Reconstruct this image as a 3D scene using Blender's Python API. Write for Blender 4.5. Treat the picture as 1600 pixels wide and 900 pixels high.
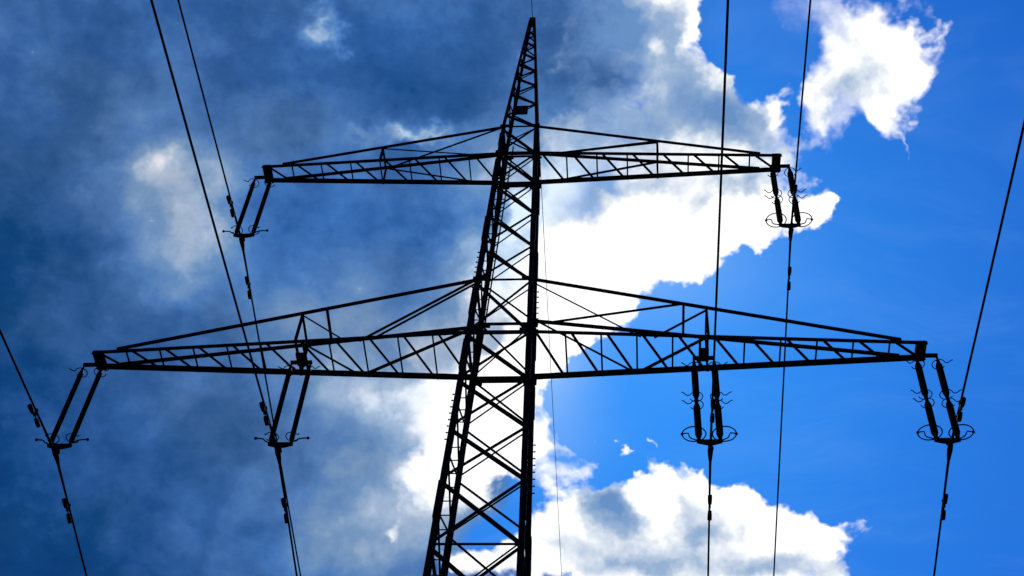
import bpy, bmesh, math, random
from mathutils import Vector, Matrix
random.seed(4)
S = bpy.context.scene
COL = S.collection
for _o in list(bpy.data.objects):
    bpy.data.objects.remove(_o)

# ---------------------------------------------------------------- camera
GROUND = 20.4                      # the lower crossarm hangs this high above the field
cam_d = bpy.data.cameras.new('camera')
cam = bpy.data.objects.new('camera', cam_d)
COL.objects.link(cam)
S.camera = cam
RIGHT = Vector((0.99648, 0.06241, 0.0559))
UP = Vector((0.01504, -0.78961, 0.61343))
FWD = Vector((-0.08242, 0.61043, 0.78777))
CAM = Vector((2.24635, -15.99625, GROUND - 18.75539))
cam.matrix_world = Matrix(((RIGHT.x, UP.x, -FWD.x, CAM.x), (RIGHT.y, UP.y, -FWD.y, CAM.y),
                           (RIGHT.z, UP.z, -FWD.z, CAM.z), (0, 0, 0, 1)))
cam_d.sensor_width = 36
cam_d.lens = 36 * 2297.74 / 1600
cam_d.clip_start = 0.1
cam_d.clip_end = 20000
S.view_settings.view_transform = 'Standard'
S.view_settings.look = 'None'
S.view_settings.exposure = 0
S.view_settings.gamma = 1
S.render.resolution_x, S.render.resolution_y = 1024, 576
S.cycles.max_bounces = 2
S.cycles.use_adaptive_sampling = True
S.cycles.adaptive_threshold = 0.02
S.cycles.adaptive_min_samples = 12

# ---------------------------------------------------------------- sun and sky
SUN_DIR = (RIGHT * 150 / 2297.74 + UP * -20 / 2297.74 + FWD).normalized()   # behind the cloud beside the tower
sun_el = math.asin(SUN_DIR.z)
sun_az = math.atan2(SUN_DIR.x, SUN_DIR.y)
sd = bpy.data.lights.new('sun', 'SUN')
sd.energy = 2.0
sd.angle = math.radians(0.5)
sd.color = (1, 0.95, 0.86)
sun = bpy.data.objects.new('sun', sd)
COL.objects.link(sun)
sun.rotation_euler = SUN_DIR.to_track_quat('Z', 'Y').to_euler()
sun.location = (0, 0, 60)

W = bpy.data.worlds.new('World')
S.world = W
W.use_nodes = True
NT = W.node_tree
NT.nodes.clear()
LK = NT.links


def N(kind, **kw):
    n = NT.nodes.new(kind)
    for k, v in kw.items():
        setattr(n, k, v)
    return n


def put(sock, v):
    if hasattr(v, 'is_output'):
        LK.new(v, sock)
    elif v is not None:
        sock.default_value = v


def M(op, a, b=None, c=None, clamp=False):
    n = N('ShaderNodeMath', operation=op, use_clamp=clamp)
    put(n.inputs[0], a)
    if b is not None:
        put(n.inputs[1], b)
    if c is not None:
        put(n.inputs[2], c)
    return n.outputs[0]


def VM(op, a, b=None, c=None):
    n = N('ShaderNodeVectorMath', operation=op)
    put(n.inputs[0], a)
    if b is not None:
        put(n.inputs[1], b)
    if c is not None:
        put(n.inputs[2], c)
    return n.outputs['Value'] if op in ('DOT_PRODUCT', 'LENGTH') else n.outputs[0]


def smooth(x, lo, hi):
    n = N('ShaderNodeMapRange', interpolation_type='SMOOTHSTEP')
    put(n.inputs[0], x)
    put(n.inputs[1], lo)
    put(n.inputs[2], hi)
    return n.outputs[0]


def mix(f, a, b):
    n = N('ShaderNodeMix', data_type='RGBA')
    put(n.inputs[0], f)
    put(n.inputs[6], a)
    put(n.inputs[7], b)
    return n.outputs[2]


def noise(vec, scale, detail, rough, dist=0.0):
    n = N('ShaderNodeTexNoise', noise_dimensions='3D')
    put(n.inputs['Vector'], vec)
    n.inputs['Scale'].default_value = scale
    n.inputs['Detail'].default_value = detail
    n.inputs['Roughness'].default_value = rough
    n.inputs['Distortion'].default_value = dist
    return n


sky = N('ShaderNodeTexSky', sky_type='NISHITA', sun_disc=False, sun_elevation=sun_el, sun_rotation=sun_az,
        air_density=1.0, dust_density=0.6, ozone_density=3.0)
geo = N('ShaderNodeTexCoord')
DIR = geo.outputs['Generated']
sepd = N('ShaderNodeSeparateXYZ')
LK.new(DIR, sepd.inputs[0])
zc = M('MAXIMUM', sepd.outputs[2], 0.08)
px_ = M('DIVIDE', sepd.outputs[0], zc)
py_ = M('DIVIDE', sepd.outputs[1], zc)
cmb = N('ShaderNodeCombineXYZ')
LK.new(px_, cmb.inputs[0])
LK.new(py_, cmb.inputs[1])
FLAT = cmb.outputs[0]                                  # where a ray meets a cloud deck one unit overhead


def deck(px, py):
    """point of the cloud deck seen at a photograph pixel, so each cloud bank can be given its place in the sky"""
    d = RIGHT * (px - 800) / 2297.74 - UP * (py - 450) / 2297.74 + FWD
    return Vector((d.x / d.z, d.y / d.z, 0))


# the deck is broken up by drifting noise before the banks are laid out on it
wn1 = noise(DIR, 5.0, 3, 0.5)
wn2 = noise(DIR, 22.0, 4, 0.62)
w1 = VM('MULTIPLY', VM('SUBTRACT', wn1.outputs['Color'], (.5, .5, .5)), (.10, .10, 0))
w2 = VM('MULTIPLY', VM('SUBTRACT', wn2.outputs['Color'], (.5, .5, .5)), (.085, .085, 0))
WARP = VM('ADD', FLAT, VM('ADD', w1, w2))
WMID = VM('ADD', FLAT, VM('ADD', w1, VM('MULTIPLY', w2, (1.3, 1.3, 0))))
WSOFT = VM('ADD', FLAT, VM('MULTIPLY', VM('SUBTRACT', wn1.outputs['Color'], (.5, .5, .5)), (.25, .25, 0)))


TURN = {}


def turned(vec, k):
    """the deck coordinates turned by k eighths of half a circle, shared by all banks that lie that way"""
    if k == 0:
        return vec
    if (vec, k) not in TURN:
        ct, sn = math.cos(k * math.pi / 8), math.sin(k * math.pi / 8)
        n = N('ShaderNodeCombineXYZ')
        LK.new(VM('DOT_PRODUCT', vec, (ct, sn, 0)), n.inputs[0])
        LK.new(VM('DOT_PRODUCT', vec, (-sn, ct, 0)), n.inputs[1])
        TURN[(vec, k)] = n.outputs[0]
    return TURN[(vec, k)]


def banks(vec, items):
    """sum of round falloffs: (pixel x, pixel y, radius x px, radius y px, tilt deg, weight)"""
    tot = None
    for (x, y, rx, ry, tilt, wgt) in items:
        c = deck(x, y)
        t = math.radians(tilt)
        ex = deck(x + rx * math.cos(t), y - rx * math.sin(t)) - c
        ey = deck(x + ry * math.sin(t), y + ry * math.cos(t)) - c
        # ellipse axes of the bank on the deck: E = U S V, the falloff only needs U and S
        A, B, D = ex.x ** 2 + ey.x ** 2, ex.x * ex.y + ey.x * ey.y, ex.y ** 2 + ey.y ** 2
        th = .5 * math.atan2(2 * B, A - D)
        k = math.hypot((A - D) / 2, B)
        s1, s2 = math.sqrt((A + D) / 2 + k), math.sqrt(max((A + D) / 2 - k, 1e-9))
        th %= math.pi
        if th >= math.pi / 2:
            th, s1, s2 = th - math.pi / 2, s2, s1
        stp = round(th / (math.pi / 8))
        if stp == 4:
            stp, s1, s2 = 0, s2, s1
        q = turned(vec, stp)
        ct, sn = math.cos(stp * math.pi / 8), math.sin(stp * math.pi / 8)
        cx, cy = c.x * ct + c.y * sn, c.y * ct - c.x * sn
        q = VM('MULTIPLY_ADD', q, (1 / s1, 1 / s2, 0), (-cx / s1, -cy / s2, 0))
        g = M('POWER', math.exp(-1), VM('DOT_PRODUCT', q, q))
        tot = M('MULTIPLY', g, wgt) if tot is None else M('MULTIPLY_ADD', g, wgt, tot)
    return tot


fine = noise(DIR, 26.0, 6, 0.60).outputs[0]
mid = noise(DIR, 9.0, 5, 0.58).outputs[0]
crumb = noise(DIR, 70.0, 3, 0.62).outputs[0]
vor = N('ShaderNodeTexVoronoi', feature='F1', voronoi_dimensions='2D', normalize=True)
put(vor.inputs['Vector'], WARP)
vor.inputs['Scale'].default_value = 24.0
vor.inputs['Detail'].default_value = 2.0
vor.inputs['Roughness'].default_value = 0.55
billow = vor.outputs['Distance']

# --- clear sky: deep saturated blue, the camera's compressed response to the bright sky round the sun
clear = VM('MULTIPLY', sky.outputs[0], (0.10, 0.10, 0.10))
sepc = N('ShaderNodeSeparateColor')
LK.new(clear, sepc.inputs[0])
cc = N('ShaderNodeCombineColor')
LK.new(M('MULTIPLY', M('POWER', sepc.outputs[0], 0.8), 0.042), cc.inputs[0])
LK.new(M('MULTIPLY', M('POWER', sepc.outputs[1], 0.85), 0.345), cc.inputs[1])
LK.new(M('MULTIPLY', M('POWER', sepc.outputs[2], 0.70), 0.98), cc.inputs[2])
CLEAR = cc.outputs[0]
# thin high haze, drawn out in streaks, and the aureole round the hidden sun
strk = noise(VM('MULTIPLY', WSOFT, (3.0, 9.0, 1.0)), 1.6, 4, 0.6).outputs[0]
CLEAR = mix(M('MULTIPLY', smooth(strk, .42, .80), .16), CLEAR, (.20, .42, .95, 1))
aure = banks(FLAT, [(840, 550, 75, 95, 0, .50), (1000, 420, 190, 90, 0, .22), (870, 690, 70, 60, 0, .12)])
CLEAR = mix(aure, CLEAR, (.55, .80, 1.05, 1))

# --- grey-blue veil over the left of the picture
veil_cov = banks(WSOFT, [(300, 300, 420, 520, 0, 1.0), (620, 480, 210, 460, 0, .9), (700, 60, 230, 170, 0, .85), (910, 640, 120, 130, 0, -1.0), (755, 835, 60, 45, 0, -.8), (810, 765, 50, 45, 0, -.7),
                         (80, 600, 400, 500, 0, .8), (400, 850, 420, 220, 0, .8)])
VEIL_A = smooth(M('ADD', veil_cov, M('MULTIPLY', M('SUBTRACT', mid, .5), .9)), .15, .75)
veil_l = banks(WMID, [(265, 275, 70, 45, 20, .26), (335, 330, 70, 50, 0, .18), (310, 385, 90, 60, 0, .22), (280, 330, 130, 140, 0, .10), (505, 42, 38, 28, 20, .42), (640, 208, 60, 16, 8, .44), (752, 340, 22, 50, 0, .22),
                       (620, 790, 150, 120, 0, .38), (640, 640, 110, 50, 0, .22), (470, 480, 160, 80, 0, .10), (695, 610, 65, 110, 0, .30), (560, 610, 60, 35, 0, .16),
                       (800, 400, 130, 130, 0, .28), (880, 290, 130, 100, 0, .35), (480, 870, 140, 50, 0, .10),
                       (830, 520, 110, 150, 0, .34), (740, 440, 60, 60, 0, .10),
                       (0, 840, 240, 200, 0, -.26), (-20, 470, 200, 230, 0, -.18), (600, 110, 140, 60, 0, -.04), (590, 370, 110, 50, -25, -.04), (420, 730, 130, 60, 0, -.06), (170, 40, 120, 60, 0, -.05)])
VL = M('ADD', M('ADD', veil_l, .44), M('MULTIPLY', M('SUBTRACT', mid, .5), .64))
VL = M('ADD', VL, M('MULTIPLY', M('SUBTRACT', fine, .5), .34))
VL = M('ADD', VL, M('MULTIPLY', M('SUBTRACT', .38, billow), .14))
VL = M('ADD', VL, M('MULTIPLY', M('SUBTRACT', crumb, .5), .12))
vr = N('ShaderNodeValToRGB')
put(vr.inputs[0], VL)
el = vr.color_ramp.elements
el[0].position, el[0].color = 0.0, (.002, .022, .095, 1)
el[1].position, el[1].color = 1.0, (.95, .98, 1.0, 1)
for p, c in ((.22, (.006, .053, .160)), (.40, (.038, .112, .285)), (.55, (.085, .200, .440)), (.70, (.18, .31, .50)), (.84, (.40, .51, .66))):
    e = el.new(p)
    e.color = (*c, 1)
VEILC = vr.outputs[0]
# thinner places let more of the blue above through, thicker ones are slate grey
thin = noise(WMID, 5.5, 5, 0.6).outputs[0]
tb = banks(WMID, [(620, 100, 150, 70, 0, .55), (490, 360, 130, 70, -20, .50), (230, 30, 110, 60, 0, .35), (610, 330, 90, 60, 0, .4), (60, 720, 200, 200, 0, .35),
                  (300, 310, 140, 120, 0, -.5), (430, 210, 120, 50, 0, -.45), (520, 520, 200, 60, 0, -.4), (330, 650, 130, 70, 0, -.35), (130, 190, 120, 60, 15, -.4), (600, 780, 150, 90, 0, -.4), (470, 20, 70, 40, 0, -.3)])
TH = smooth(M('ADD', tb, M('MULTIPLY', M('SUBTRACT', thin, .5), 2.4)), -.9, .9)
VEILC = VM('MULTIPLY', VEILC, mix(TH, (1.16, 1.02, .93, 1), (.66, .94, 1.18, 1)))

# --- white cumulus
cum = banks(WARP, [
    (1000, 330, 150, 70, 25, 1.0), (900, 430, 100, 70, 20, 1.0), (1140, 345, 110, 55, 15, 1.0), (1065, 390, 90, 42, 10, .7), (1280, 335, 40, 22, 35, .70), (1300, 320, 16, 16, 0, .2), (880, 510, 70, 50, 30, .85), (960, 470, 50, 50, 30, .7), (1150, 395, 60, 30, 20, .35),
    (735, 690, 78, 85, 20, .95), (800, 700, 38, 42, 0, .6), (650, 760, 65, 50, 20, .6), (790, 600, 65, 50, 0, .55), (835, 560, 45, 30, 0, .45), (842, 670, 18, 50, 0, .4), (600, 835, 24, 16, 30, .4),
    (1045, 768, 66, 54, 0, 1.1), (930, 825, 75, 56, 0, 1.0), (1140, 825, 85, 55, 0, 1.0), (1240, 838, 46, 40, 0, 1.0), (1050, 900, 230, 50, 0, .9), (850, 850, 50, 45, 0, .6), (740, 880, 70, 30, 0, .5),
    (1305, 80, 78, 60, -10, .95), (1385, 95, 62, 68, 0, .85), (1425, 105, 36, 50, 0, .35), (1285, 160, 34, 44, 0, .7), (1335, 165, 22, 32, 0, .4), (1393, 180, 26, 36, 0, .6),
    (1030, 40, 28, 62, -18, .62), (1025, 145, 45, 45, 0, .45), (950, 120, 90, 110, 0, .55), (1110, 185, 75, 45, -15, .62), (1205, 190, 22, 30, 0, .45), (1232, 120, 18, 60, 0, -.4), (1000, 230, 160, 55, 0, .6), (1190, 255, 60, 30, 0, .35), (940, 20, 70, 50, 0, .4),
    (870, 735, 30, 40, 20, .36), (905, 735, 22, 20, 0, .40), (963, 705, 13, 20, 0, .62), (925, 685, 12, 8, 0, .5), (885, 655, 9, 12, 0, .45), (1010, 690, 8, 8, 0, .4), (870, 690, 14, 12, 0, .4), (1480, 75, 16, 10, 0, .16), (1418, 232, 7, 20, 0, .28), (1530, 345, 26, 7, 30, .16), (1210, 50, 60, 30, 0, .04), (1355, 105, 95, 80, 0, .30), (1290, 10, 50, 18, 0, -.3),
    (960, 620, 110, 50, 0, -.6), (900, 640, 30, 60, 0, -.2), (1130, 600, 200, 100, 0, -.5), (735, 830, 45, 22, 0, -.5), (1150, 75, 50, 45, 0, -.3), (960, 740, 22, 18, 0, -.5),
])
CF = M('ADD', cum, M('MULTIPLY', M('SUBTRACT', fine, .5), .80))
CF = M('ADD', CF, M('MULTIPLY', M('SUBTRACT', .38, billow), .75))
CF = M('ADD', CF, M('MULTIPLY', M('SUBTRACT', crumb, .5), .28))
softm = banks(WARP, [(870, 330, 130, 110, 0, .5), (1090, 270, 170, 40, 10, .45), (1290, 80, 70, 90, 0, .55), (1350, 110, 110, 100, 0, .55), (640, 740, 90, 140, 0, .45), (900, 130, 110, 140, 0, .5), (1210, 50, 80, 60, 0, .5), (860, 700, 40, 70, 0, .3)])
ca = N('ShaderNodeMapRange', interpolation_type='SMOOTHSTEP')
put(ca.inputs[0], CF)
put(ca.inputs[1], M('MULTIPLY_ADD', softm, -.35, .34))
put(ca.inputs[2], M('MULTIPLY_ADD', softm, .80, .60))
CUM_A = ca.outputs[0]
shade = banks(WARP, [(930, 802, 44, 36, 0, 1.2), (870, 310, 110, 45, 0, .25), (1150, 306, 90, 24, 10, .55), (980, 296, 100, 22, 5, .35), (1050, 775, 22, 30, 0, .50), (1085, 830, 36, 34, 0, .55), (970, 885, 110, 28, 0, .60), (1200, 890, 90, 22, 0, .50),
                     (1335, 135, 55, 50, 0, .6), (1290, 70, 60, 40, 0, .25), (1180, 320, 60, 18, 20, .2), (880, 340, 60, 60, 0, .35), (660, 830, 60, 40, 0, .75), (600, 760, 40, 40, 0, .2),
                     (905, 90, 85, 130, 0, 1.0), (1010, 210, 120, 50, 0, .50), (1120, 195, 75, 45, 0, .74), (1190, 250, 60, 26, 0, .5), (920, 20, 50, 60, 0, .9), (1040, 50, 20, 50, -15, -.4), (1040, 145, 30, 40, 0, .28), (1000, 100, 40, 90, 0, .35), (1212, 185, 14, 28, 0, -.45),
                     (1000, 380, 140, 60, 20, -.35), (770, 690, 70, 70, 0, -.3)])
SHV = M('ADD', shade, M('MULTIPLY', M('SUBTRACT', fine, .5), 1.0))
SHV = M('ADD', SHV, M('MULTIPLY', M('SUBTRACT', billow, .38), .5))
SHV = M('ADD', SHV, M('MULTIPLY', M('SUBTRACT', mid, .46), .6))
sr = N('ShaderNodeValToRGB')
put(sr.inputs[0], SHV)
el = sr.color_ramp.elements
el[0].position, el[0].color = .10, (1.2, 1.2, 1.2, 1)
el[1].position, el[1].color = 1.0, (.14, .285, .57, 1)
for p, c in ((.30, (.78, .84, .92)), (.60, (.32, .455, .67))):
    e = el.new(p)
    e.color = (*c, 1)
CUMC = sr.outputs[0]

c1 = mix(M('MULTIPLY', VEIL_A, .95), CLEAR, VEILC)
c2 = mix(CUM_A, c1, CUMC)
bg = N('ShaderNodeBackground')
LK.new(VM('MULTIPLY', c2, (10, 10, 10)), bg.inputs[0])
bg.inputs[1].default_value = 0.10
wo = N('ShaderNodeOutputWorld')
LK.new(bg.outputs[0], wo.inputs[0])
W.cycles.sampling_method = 'NONE'


# ---------------------------------------------------------------- materials
def material(name, col, rough, metal=0.0, spread=0.35, scale=3.0, bump=0.0):
    m = bpy.data.materials.new(name)
    m.use_nodes = True
    nt = m.node_tree
    b = nt.nodes['Principled BSDF']
    tc = nt.nodes.new('ShaderNodeTexCoord')
    nz = nt.nodes.new('ShaderNodeTexNoise')
    nz.inputs['Scale'].default_value = scale
    nz.inputs['Detail'].default_value = 5
    nt.links.new(tc.outputs['Object'], nz.inputs['Vector'])
    r = nt.nodes.new('ShaderNodeValToRGB')
    r.color_ramp.elements[0].position = .3
    r.color_ramp.elements[1].position = .7
    r.color_ramp.elements[0].color = [c * (1 - spread) for c in col] + [1]
    r.color_ramp.elements[1].color = [c * (1 + spread) for c in col] + [1]
    nt.links.new(nz.outputs[0], r.inputs[0])
    nt.links.new(r.outputs[0], b.inputs['Base Color'])
    b.inputs['Roughness'].default_value = rough
    b.inputs['Metallic'].default_value = metal
    b.inputs['Specular IOR Level'].default_value = .035
    if bump:
        bp = nt.nodes.new('ShaderNodeBump')
        bp.inputs['Strength'].default_value = bump
        nt.links.new(nz.outputs[0], bp.inputs['Height'])
        nt.links.new(bp.outputs[0], b.inputs['Normal'])
    return m


STEEL = material('silhouette_steel', (.007, .0068, .0062), .95)  # grey galvanised steel, its backlit silhouette black put into the base colour
DARK = material('weathered_fitting_steel', (.006, .006, .006), .8)
PORC = material('brown_glazed_insulator', (.009, .006, .005), .7)
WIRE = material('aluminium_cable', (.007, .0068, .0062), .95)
GRASS = material('meadow_grass', (.035, .06, .018), .95, 0, .5, .6, .4)


# ---------------------------------------------------------------- mesh helpers
def link(name, bm, mat, parent=None, smooth_=False):
    me = bpy.data.meshes.new(name)
    bmesh.ops.recalc_face_normals(bm, faces=bm.faces)
    bm.to_mesh(me)
    bm.free()
    me.materials.append(mat)
    if smooth_:
        for p in me.polygons:
            p.use_smooth = True
    o = bpy.data.objects.new(name, me)
    COL.objects.link(o)
    o.parent = parent
    return o


def thing(name, label, cat, loc=(0, 0, 0), group=None):
    o = bpy.data.objects.new(name, None)
    COL.objects.link(o)
    o.location = loc
    tag(o, label, cat, group)
    return o


def tag(o, label, cat, group=None):
    o['label'] = label
    o['category'] = cat
    if group:
        o['group'] = group


def prism(bm, a, b, prof, u, v):
    """extrude a closed 2D profile (in the u, v axes) from a to b"""
    ra = [bm.verts.new(a + u * p[0] + v * p[1]) for p in prof]
    rb = [bm.verts.new(b + u * p[0] + v * p[1]) for p in prof]
    n = len(prof)
    for i in range(n):
        bm.faces.new((ra[i], ra[(i + 1) % n], rb[(i + 1) % n], rb[i]))
    bm.faces.new(ra[::-1])
    bm.faces.new(rb)


def angle(bm, a, b, w, n, t=.010, off=0.0, flip=1, ext=0.0):
    """steel angle section: one leg lies in the plane whose outward normal is n, the other points inward"""
    a, b, n = Vector(a), Vector(b), Vector(n).normalized()
    d = (b - a).normalized()
    a, b = a - d * ext, b + d * ext
    n = (n - d * n.dot(d)).normalized()
    u = d.cross(n) * flip
    a, b = a + n * off - u * w / 2, b + n * off - u * w / 2
    prism(bm, a, b, [(0, 0), (w, 0), (w, -t), (t, -t), (t, -w), (0, -w)], u, n)


def box(bm, a, b, w, h, n=(0, 0, 1)):
    a, b, n = Vector(a), Vector(b), Vector(n).normalized()
    d = (b - a).normalized()
    n = (n - d * n.dot(d)).normalized()
    u = d.cross(n)
    prism(bm, a, b, [(-w / 2, -h / 2), (w / 2, -h / 2), (w / 2, h / 2), (-w / 2, h / 2)], u, n)


def tube(bm, pts, r, seg=8, cap=True):
    pts = [Vector(p) for p in pts]
    rad = r if isinstance(r, (list, tuple)) else [r] * len(pts)
    rings = []
    u = None
    for i, p in enumerate(pts):
        d = (pts[min(i + 1, len(pts) - 1)] - pts[max(i - 1, 0)]).normalized()
        if u is None:
            u = d.orthogonal().normalized()
        u = (u - d * u.dot(d)).normalized()
        v = d.cross(u)
        rings.append([bm.verts.new(p + (u * math.cos(2 * math.pi * k / seg) + v * math.sin(2 * math.pi * k / seg)) * rad[i]) for k in range(seg)])
    for i in range(len(rings) - 1):
        for k in range(seg):
            bm.faces.new((rings[i][k], rings[i][(k + 1) % seg], rings[i + 1][(k + 1) % seg], rings[i + 1][k]))
    if cap:
        bm.faces.new(rings[0][::-1])
        bm.faces.new(rings[-1])


def loop(bm, c, rx, ry, r, seg=28):
    """closed ring lying flat round c"""
    rings = []
    for i in range(seg):
        t = 2 * math.pi * i / seg
        p = Vector(c) + Vector((rx * math.cos(t), ry * math.sin(t), 0))
        o = Vector((math.cos(t), math.sin(t), 0))
        rings.append([bm.verts.new(p + (o * math.cos(2 * math.pi * k / 6) + Vector((0, 0, 1)) * math.sin(2 * math.pi * k / 6)) * r) for k in range(6)])
    for i in range(seg):
        A, B = rings[i], rings[(i + 1) % seg]
        for k in range(6):
            bm.faces.new((A[k], A[(k + 1) % 6], B[(k + 1) % 6], B[k]))


def ball(bm, c, r):
    bmesh.ops.create_icosphere(bm, subdivisions=2, radius=r, matrix=Matrix.Translation(Vector(c)))


# ---------------------------------------------------------------- the ground
gb = bmesh.new()
for (x, y) in ((-6000, -6000), (6000, -6000), (6000, 6000), (-6000, 6000)):
    gb.verts.new((x, y, 0))
gb.faces.new(gb.verts)
g = link('ground', gb, GRASS)
g['kind'] = 'structure'

# ---------------------------------------------------------------- the pylon
pylon = thing('lattice_pylon', 'dark steel lattice pylon with two crossarms and a tapering peak', 'pylon', (0, 0, 0))
Z1, Z2 = GROUND, GROUND + 5.731          # the two crossarm levels
H1, H2 = 1.4826, 1.0349                  # where the top chords meet the body above each level
L1, L2 = 7.0, 5.141
T1, T2 = .172, .181
TOP = GROUND + 11.97
BW, CW = .5195, (.5195 - .3706) / 5.731


def hw(z):
    zk = Z2 + H2
    if z <= zk:
        return BW - CW * (z - Z1)
    wk = BW - CW * (zk - Z1)
    return wk + (.045 - wk) * (z - zk) / (TOP - zk)


def corner(sx, sy, z):
    return Vector((sx * hw(z), sy * hw(z), z))


# legs
for sx in (-1, 1):
    for sy in (-1, 1):
        bm = bmesh.new()
        zk = Z2 + H2
        for (za, zb, w) in ((0.02, Z1 - 4.8, .096), (Z1 - 4.8, Z1, .088), (Z1, Z2, .084), (Z2, zk, .09), (zk, TOP - 2.6, .068), (TOP - 2.6, TOP + .02, .055)):
            a, b = corner(sx, sy, za), corner(sx, sy, zb)
            u, v = Vector((-sx, 0, 0)), Vector((0, -sy, 0))
            t = .012
            prism(bm, a - u * .03 - v * .03, b - u * .03 - v * .03, [(0, 0), (w, 0), (w, t), (t, t), (t, w), (0, w)], u, v)
        leg = link('leg', bm, STEEL, pylon)
        # splice cover plates and step bolts
        for zz in (Z1 - 3.9, Z1 - .55, Z1 + .9, Z1 + 3.1, Z2 - .6, Z2 + .55):
            bm = bmesh.new()
            L = .75 if zz < Z2 else .45
            a, b = corner(sx, sy, zz - L / 2), corner(sx, sy, zz + L / 2)
            o = Vector((sx * .042, sy * .042, 0))
            u, v = Vector((-sx, 0, 0)), Vector((0, -sy, 0))
            prism(bm, a + o, b + o, [(0, 0), (.098, 0), (.098, .011), (.011, .011), (.011, .098), (0, .098)], u, v)
            link('splice_plate', bm, STEEL, leg)
        if (sx, sy) in ((-1, -1), (1, 1)):
            for i in range(78):
                z = Z1 - 6.5 + i * .15
                if i % 26 > 7:
                    continue
                p = corner(sx, sy, z) + Vector((sx * .03, 0, 0))
                bm = bmesh.new()
                tube(bm, [p, p + Vector((sx * .028, 0, 0))], .011, 6)
                ball(bm, p + Vector((sx * .028, 0, 0)), .015)
                link('step_bolt', bm, STEEL, leg)
FACES = (((-1, -1), (1, -1), Vector((0, -1, 0))), ((1, 1), (-1, 1), Vector((0, 1, 0))),
         ((-1, 1), (-1, -1), Vector((-1, 0, 0))), ((1, -1), (1, 1), Vector((1, 0, 0))))
nodes = [Z1 + .02, Z1 - 1.17, Z1 - 2.32, Z1 - 3.48, Z1 - 4.8]
z, st = Z1 - 4.8, 1.45
while z - st > .3:
    z -= st
    nodes.append(z)
    st *= 1.06
nodes.append(.25)
body = [(nodes[i + 1], nodes[i]) for i in range(len(nodes) - 1)]
q = (Z2 - Z1 - H1) / 4
body += [(Z1 + .02, Z1 + H1)] + [(Z1 + H1 + i * q, Z1 + H1 + (i + 1) * q) for i in range(4)] + [(Z2 + .02, Z2 + H2)]
for fi, (ca, cb, n) in enumerate(FACES):
    for (za, zb) in body:
        bm = bmesh.new()
        w = (.052 if za < Z1 else .044) if fi == 0 else (.028 if za < Z1 else .026)
        if fi >= 2:
            w = .028
            # side faces carry a single zigzag
            zm = (za + zb) / 2
            angle(bm, corner(*ca, za), corner(*cb, zm), w, n, off=-.012)
            angle(bm, corner(*cb, zm), corner(*ca, zb), w, n, off=-.012)
            link('brace', bm, STEEL, pylon)
            continue
        angle(bm, corner(*ca, za + .04), corner(*cb, zb - .02), w, n, off=.012)
        angle(bm, corner(*cb, za + .04), corner(*ca, zb - .02), w, n, off=-.020)
        link('cross_brace', bm, STEEL, pylon)
    # horizontal struts round the body
    for z, w in ((Z1, .085), (Z2, .085), (Z1 + H1, .040), (Z2 + H2, .034), (Z1 - 4.8, .04)):
        bm = bmesh.new()
        angle(bm, corner(*ca, z), corner(*cb, z), w if fi < 2 else .045, n, off=.03 if fi < 2 else .02)
        link('strut', bm, STEEL, pylon)
    # zigzag of the peak
    bm = bmesh.new()
    z, k = Z2 + H2, fi % 2
    while z < TOP - .35:
        dz = max(.30, 1.55 * hw(z))
        a, b = (ca, cb) if k else (cb, ca)
        angle(bm, corner(*a, z), corner(*b, min(z + dz, TOP - .1)), .040 if fi == 0 else .024, n, t=.008, off=.008 if fi < 2 else -.006)
        z += dz
        k = 1 - k
    link('peak_lacing', bm, STEEL, pylon)
bm = bmesh.new()
box(bm, (0, 0, TOP - .16), (0, 0, TOP + .10), .13, .13, (0, 1, 0))
link('peak_cap', bm, STEEL, pylon)
bm = bmesh.new()
zp = Z2 + 1.72
box(bm, (-.18, -hw(zp) - .03, zp), (.125, -hw(zp) - .03, zp), .012, .34)
link('number_plate', bm, DARK, pylon)
# heavy gusset plates where chords meet the legs
for sx in (-1, 1):
    for sy in (-1, 1):
        for z, hgt in ((Z1, .20), (Z2, .17), (Z1 + H1, .15), (Z2 + H2, .10)):
            bm = bmesh.new()
            p = corner(sx, sy, z) + Vector((0, sy * .048, 0))
            box(bm, p + Vector((-sx * .17, 0, 0)), p + Vector((sx * .06, 0, 0)), .012, hgt * .8)
            link('gusset_plate', bm, STEEL, pylon)

# climbing ladder beside the near left leg
ladder = bpy.data.objects.new('ladder', None)
COL.objects.link(ladder)
ladder.parent = pylon


def lad(z, k):
    p = corner(-1, -1, z)
    return p + Vector((.02 + k * .21, .20, 0))


for k in (0, 1):
    bm = bmesh.new()
    box(bm, lad(2.6, k), lad(Z2 + .6, k), .022, .030, (0, 1, 0))
    link('rail', bm, STEEL, ladder)
for i in range(82):
    z = 2.75 + i * .29
    if z > Z2 + .55:
        break
    bm = bmesh.new()
    tube(bm, [lad(z, 0), lad(z, 1)], .011, 6)
    link('rung', bm, STEEL, ladder)


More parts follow.
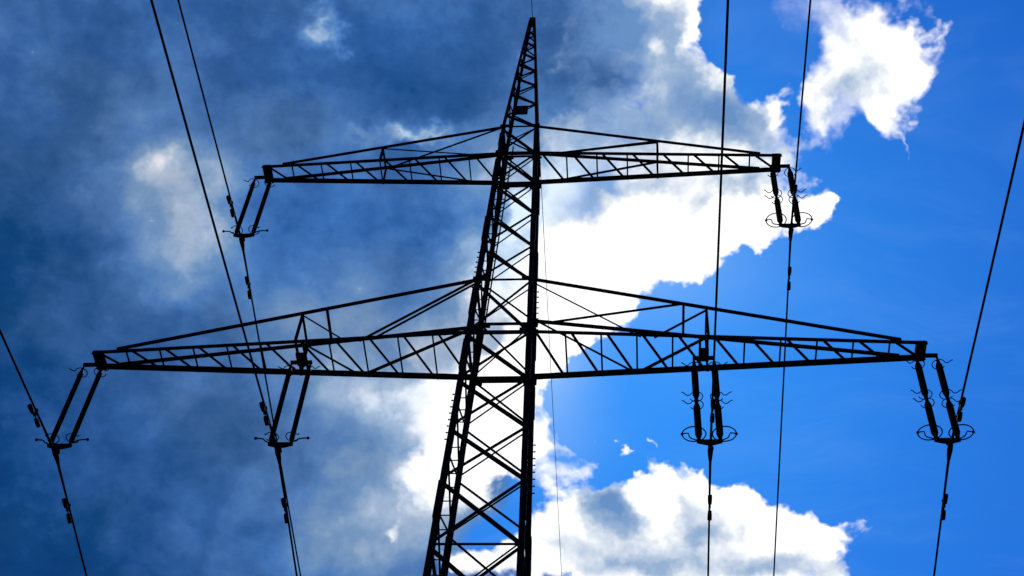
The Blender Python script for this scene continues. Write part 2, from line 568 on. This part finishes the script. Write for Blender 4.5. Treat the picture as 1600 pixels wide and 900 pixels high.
# crossarms
def crossarm(sx, Zl, H, L, T, npan, frame, lw):
    arm = bpy.data.objects.new('crossarm', None)
    COL.objects.link(arm)
    arm.parent = pylon
    w0 = hw(Zl)
    wt = hw(Zl + H)
    lower = H == H1
    if lower:
        arm['label'] = 'long lower crossarm with a second insulator hanger mid-way'

    def bot(sy, t):              # t = 0 at the body, 1 at the tip
        return Vector((sx * (w0 + (L - w0) * t), sy * (w0 + (T - w0) * t), Zl))
    xt = L - .38

    def top(sy, x):              # on the top chord at distance x from the axis
        t = (x - wt) / (xt - wt)
        return Vector((sx * x, sy * (wt + (T + .01 - wt) * t), Zl + H + (.075 - H) * t - (.14 * (1 - t) if lower and sx < 0 and sy > 0 else 0)))

    def px(i):                   # distance from the axis at panel point i counted from the body
        return w0 + (L - w0) * i / npan

    def member(name, a, b, w, n, off=0., t=.008, ext=0.):
        bm = bmesh.new()
        angle(bm, a, b, w, n, t=t, off=off, ext=ext)
        return link(name, bm, STEEL, arm)
    cw = .070 if lower else .066
    dn = Vector((0, 0, -1))
    for sy in (-1, 1):
        bm = bmesh.new()
        a, b = bot(sy, 0), bot(sy, 1) + Vector((sx * .03, 0, 0))
        prism(bm, a, b, [(0, 0), (.010, 0), (.010, cw), (cw, cw), (cw, cw + .010), (0, cw + .010)], Vector((0, -sy, 0)), Vector((0, 0, 1)))
        link('bottom_chord', bm, STEEL, arm)
        bm = bmesh.new()
        a, b = top(sy, wt), top(sy, xt)
        tw = (.074 if lower else .060) if sy < 0 else .046
        prism(bm, a, b, [(0, 0), (.010, 0), (.010, tw), (tw, tw), (tw, tw + .010), (0, tw + .010)], Vector((0, -sy, 0)), Vector((0, 0, 1)))
        link('top_chord', bm, STEEL, arm)
    # bottom plane: a post and a diagonal in every panel
    e = .10 / (L - w0)
    for i in range(npan):
        t0, t1 = i / npan, (i + 1) / npan
        if 0 < i:
            if not (lower and i == frame):
                member('lacing_post', bot(-1, t0), bot(1, t0), lw * .82, dn, off=.004)
        if sx < 0:
            a, b = bot(-1, t1 - e), bot(1, t0 + e * .4)
        else:
            a, b = bot(-1, t0 + e), bot(1, t1 - e * .4)
        member('lacing_diagonal', a, b, lw, dn, off=-.008)
    xf = px(frame)
    # middle frame and the bracing of the sloping faces
    tf = frame / npan
    member('frame_post', top(-1, xf), bot(-1, tf), .045, (0, -1, 0), off=.012)
    member('frame_post', top(1, xf), bot(1, tf), .036, (0, 1, 0), off=.012)
    if not lower:
        member('frame_tie', top(-1, xf), top(1, xf), .036, (0, 0, 1), off=.012)
        member('top_brace', top(-1, wt) if sx < 0 else top(-1, xf), top(1, xf) if sx < 0 else top(1, wt), .036, (0, 0, 1), off=.016)
        member('face_brace', top(-1, xf), bot(-1, .04), .026, (0, -1, 0), off=-.015)
        member('face_brace', top(1, xf), bot(1, .03), .034, (0, 1, 0), off=-.015)
    else:
        xm = px(frame - 1) if sx > 0 else px(frame - 1)
        x2 = px(3.0 if sx > 0 else 3.5)
        tb = (px(3.0 if sx > 0 else 3.2) - w0) / (L - w0)
        member('frame_tie', top(-1, xf), top(1, xf), .036, (0, 0, 1), off=.012)
        xq = xf - (.42 if sx < 0 else .38)
        member('frame_tie', top(-1, xq), top(1, xq), .044, (0, 0, 1), off=.012)
        if sx < 0:
            member('top_brace', top(-1, wt + .05), top(1, x2), .050, (0, 0, 1), off=.016)
        else:
            member('top_brace', top(-1, xq - .05), top(1, wt + .15), .050, (0, 0, 1), off=.016)
        tfm = (px(3.1 if sx > 0 else 2.8) - w0) / (L - w0)
        tf2 = tfm + (.035 if sx > 0 else .065)
        member('face_brace', top(-1, wt + .02) - Vector((0, 0, .03)), bot(-1, tfm), .028, (0, -1, 0), off=-.016)
        member('face_brace', top(-1, xf), bot(-1, tf2), .028, (0, -1, 0), off=-.016)
        member('face_brace', top(1, wt + .1), bot(1, tb), .042, (0, 1, 0), off=-.016)
        member('face_brace', top(1, xf), bot(1, tb), .040, (0, 1, 0), off=-.016)
    # end plate and the bar that the insulators hang from
    bm = bmesh.new()
    box(bm, bot(-1, 1) + Vector((-sx * .075, -.015, .03)), bot(1, 1) + Vector((-sx * .075, .015, .03)), .165, .09)
    link('end_plate', bm, STEEL, arm)
    bm = bmesh.new()
    c = Vector((sx * L, 0, Zl - .085))
    box(bm, c + Vector((-.185, 0, 0)), c + Vector((.185, 0, 0)), .06, .045)
    box(bm, c + Vector((-sx * .09, 0, 0)), c + Vector((-sx * .09, 0, .10)), .09, .12, (0, 1, 0))
    link('hanger_bracket', bm, STEEL, arm)
    if lower:
        xi = 3.387
        ti = (xi - w0) / (L - w0)
        hb = bpy.data.objects.new('hanger_frame', None)
        for k in (-.062, .062):
            d = k / (L - w0) * sx * 1.0
            a, b = bot(-1, ti + d), bot(1, ti + d)
            member('hanger_beam', a, b, .040, dn, off=.006)
        c = Vector((sx * xi, 0, Zl - .085))
        bm = bmesh.new()
        box(bm, c + Vector((0, -.16, .05)), c + Vector((0, .10, .05)), .17, .05)
        link('hanger_plate', bm, STEEL, arm)
        bm = bmesh.new()
        box(bm, c + Vector((-.185, 0, 0)), c + Vector((.185, 0, 0)), .06, .045)
        link('hanger_bracket', bm, STEEL, arm)
        bpy.data.objects.remove(hb)
    return arm


for sx in (-1, 1):
    crossarm(sx, Z1, H1, L1, T1, 11, 5, .029 if sx < 0 else .036)
    crossarm(sx, Z2, H2, L2, T2, 8, 4, .029 if sx < 0 else .036)


# ---------------------------------------------------------------- insulator sets
def rod_profile(bm, x, z0, z1, r, taper):
    """ribbed long-rod insulator: many small sheds on a core, metal caps at both ends"""
    L = z0 - z1
    pts, rad = [(x, 0, z0 + .07)], [.022]
    pts += [(x, 0, z0), (x, 0, z0 - .001)]
    rad += [.026, .034]
    n = int(L / .034)
    for i in range(n):
        f = (i + .5) / n
        m = 1.0 if not taper else min(1.0, .60 + 4.0 * min(f, 1 - f))
        zc_ = z0 - .03 - (L - .06) * f
        pts += [(x, 0, zc_ + .009), (x, 0, zc_ - .006), (x, 0, zc_ - .012)]
        rad += [r * m * .74, r * m, r * m * .74]
    pts += [(x, 0, z1 + .001), (x, 0, z1), (x, 0, z1 - .06)]
    rad += [.034, .026, .022]
    tube(bm, pts, rad, 12)


def horn(x, z, s, tail=.24, wave=.05, start=None, r=.0085, rr=.105):
    """open loop round the rod end running out into a wavy horn; s = outward side"""
    pts = [(x + s * rr * math.cos(math.radians(25 + 312 * i / 14)), rr * math.sin(math.radians(25 + 312 * i / 14)), z) for i in range(15)]
    x0, y0 = pts[-1][0], pts[-1][1]
    for i in range(1, 8):
        f = i / 7
        pts.append((x0 + s * tail * f, y0 + wave * math.sin(f * 5.2) - .02 * f, z + .015 * f))
    bm = bmesh.new()
    tube(bm, pts, r, 6)
    return bm


def insulator(label, x, z, plain):
    root = thing('insulator_set', label, 'insulator', (x, 0, z), 'twin insulator sets hanging from the crossarms')
    HX = .165
    for sgn in (-1, 1):
        X = sgn * HX
        if plain:
            bm = bmesh.new()
            rod_profile(bm, X, -.20, -1.93, .044, False)
            link('insulator_rod', bm, PORC, root, True)
        else:
            for (a, b) in ((-.17, -1.035), (-1.105, -1.95)):
                bm = bmesh.new()
                rod_profile(bm, X, a, b, .058, True)
                link('insulator_rod', bm, PORC, root, True)
        bm = bmesh.new()
        loopz = -.10
        tube(bm, [(X, 0, -.02), (X, 0, -.17)], .020, 8)
        ball(bm, (X, 0, -.14), .030)
        link('shackle', bm, DARK, root)
        if plain:
            link('arcing_horn', horn(X, -.22, sgn, .10, .012), DARK, root, True)
            bm = horn(X, -1.84, sgn, .02, .0)
            link('arcing_ring', bm, DARK, root, True)
            bm = bmesh.new()
            tube(bm, [(X, 0, -1.99), (X + sgn * .02, -.03, -2.0), (X + sgn * .08, -.05, -1.98), (X + sgn * .12, -.03, -1.92), (X + sgn * .17, -.01, -1.885), (X + sgn * .25, 0, -1.87)], .012, 8)
            ball(bm, (X + sgn * .26, 0, -1.87), .027)
            link('arcing_horn', bm, DARK, root, True)
        else:
            link('arcing_horn', horn(X, -.24, sgn, .12, .02), DARK, root, True)
            link('arcing_horn', horn(X, -.97, sgn, .14, .025), DARK, root, True)
            link('arcing_horn', horn(X, -1.17, sgn, .14, .025), DARK, root, True)
            bm = bmesh.new()
            cx = X + sgn * .07
            loop(bm, (cx, 0, -1.84), .185, .16, .011)
            xs = [X, X + sgn * .05, X + sgn * .12, X + sgn * .14, X + sgn * .16, X + sgn * .255]
            tube(bm, list(zip(xs, [0, .02, .07, .05, -.02, -.01], [-1.99, -1.95, -1.86, -1.85, -1.84, -1.84])), .011, 8)
            ball(bm, (X + sgn * .255, 0, -1.84), .026)
            link('corona_ring', bm, DARK, root, True)
    bm = bmesh.new()
    vs = [(-HX - .035, -1.98), (HX + .035, -1.98), (HX + .035, -2.03), (.06, -2.075), (-.06, -2.075), (-HX - .035, -2.03)]
    f = [bm.verts.new((a, -.02, b)) for a, b in vs]
    h = [bm.verts.new((a, .02, b)) for a, b in vs]
    bm.faces.new(f)
    bm.faces.new(h[::-1])
    for i in range(6):
        bm.faces.new((f[i], h[i], h[(i + 1) % 6], f[(i + 1) % 6]))
    link('yoke_plate', bm, DARK, root)
    bm = bmesh.new()
    tube(bm, [(0, 0, -2.06), (0, 0, -2.20)], .022, 8)
    ball(bm, (0, 0, -2.10), .038)
    ball(bm, (.012, 0, -2.16), .046)
    tube(bm, [(0, -.20, -2.235), (0, -.10, -2.215), (0, 0, -2.21), (0, .10, -2.215), (0, .20, -2.235)], [.026, .038, .046, .038, .026], 10)
    link('suspension_clamp', bm, DARK, root, True)
    return root


xi = 3.387
ZI = -.065
insulator('plain twin-rod insulator set under the left tip of the lower crossarm', -L1, Z1 + ZI, True)
insulator('plain twin-rod insulator set hung mid-way along the lower left crossarm', -xi, Z1 + ZI, True)
insulator('plain twin-rod insulator set under the left tip of the upper crossarm', -L2, Z2 + ZI, True)
insulator('two-stage insulator set with large rings mid-way along the lower right crossarm', xi, Z1 + ZI, False)
insulator('two-stage insulator set with large rings under the right tip of the lower crossarm', L1, Z1 + ZI, False)
insulator('two-stage insulator set with large rings under the right tip of the upper crossarm', L2, Z2 + ZI, False)

# ---------------------------------------------------------------- conductors
TS = math.tan(.1098)


def sag(y, add=0.0):
    y = abs(y)
    return -(TS + add) * y + (TS + add) / 250 * y * y


def conductor(label, x, z, r, dy, near=(0, 0), far=(0, 0)):
    def P(y, dz=0.):         # each span has its own sag and leaves the clamp at its own small angle
        add, head = near if y < 0 else far
        return (head * abs(y), y, sag(y, add) + dz)

    ys = sorted(set([-240, -200, -160, -120, -90, -60, -40, -30, -20, -14, -10, -6, -3, -1, 0] + [240, 200, 160, 120, 90, 60, 40, 30, 20, 14, 10, 6, 3, 1]))
    bm = bmesh.new()
    tube(bm, [P(y) for y in ys], r, 10)
    o = link('conductor', bm, WIRE, None, True)
    o.location = (x, 0, z)
    tag(o, label, 'cable', 'power line cables')
    if dy:
        bm = bmesh.new()
        tube(bm, [P(-.9), P(-.3), P(0), P(.3), P(.9)], [r * 1.05, r * 1.3, r * 1.5, r * 1.3, r * 1.05], 10)
        link('armour_rod', bm, WIRE, o, True)
    for s in ((-1, 1) if dy else ()):
        yc = s * dy
        d = bpy.data.objects.new('vibration_damper', None)
        COL.objects.link(d)
        d.parent = o
        d.location = P(yc)
        k = -s * TS
        bm = bmesh.new()
        box(bm, (0, 0, .04), (0, 0, -.10), .05, .035, (1, 0, 0))
        link('damper_clamp', bm, DARK, d)
        bm = bmesh.new()
        tube(bm, [(0, -.20, -.11 - .2 * k), (0, -.10, -.085 - .1 * k), (0, 0, -.08), (0, .10, -.085 + .1 * k), (0, .20, -.11 + .2 * k)], .010, 6)
        link('messenger_cable', bm, DARK, d)
        for e in (-1, 1):
            bm = bmesh.new()
            yy = [e * .25, e * .24, e * .15, e * .075, e * .07]
            tube(bm, [(0, y, -.105 + y * k) for y in yy], [.018, .036, .036, .030, .014], 10)
            link('damper_weight', bm, DARK, d, True)
    return o


ZC = -2.21 + ZI
conductor('outer left cable clamped to the insulators at the lower left crossarm tip', -L1, Z1 + ZC, .0175, 1.05, near=(.010, 0), far=(.012, -.012))
conductor('cable clamped to the insulators mid-way along the lower left crossarm', -xi, Z1 + ZC, .0168, 1.05, near=(.005, 0), far=(.02, -.012))
conductor('cable clamped to the insulators mid-way along the lower right crossarm', xi, Z1 + ZC, .0165, 1.03)
conductor('outer right cable clamped to the insulators at the lower right crossarm tip', L1, Z1 + ZC, .0170, 1.03, near=(.016, .004))
conductor('cable clamped to the insulators at the upper left crossarm tip', -L2, Z2 + ZC, .0165, .95)
conductor('cable clamped to the insulators at the upper right crossarm tip', L2, Z2 + ZC, .0165, .93)
conductor('thin earth wire running over the very top of the pylon peak', 0, TOP + .12, .0075, 0)
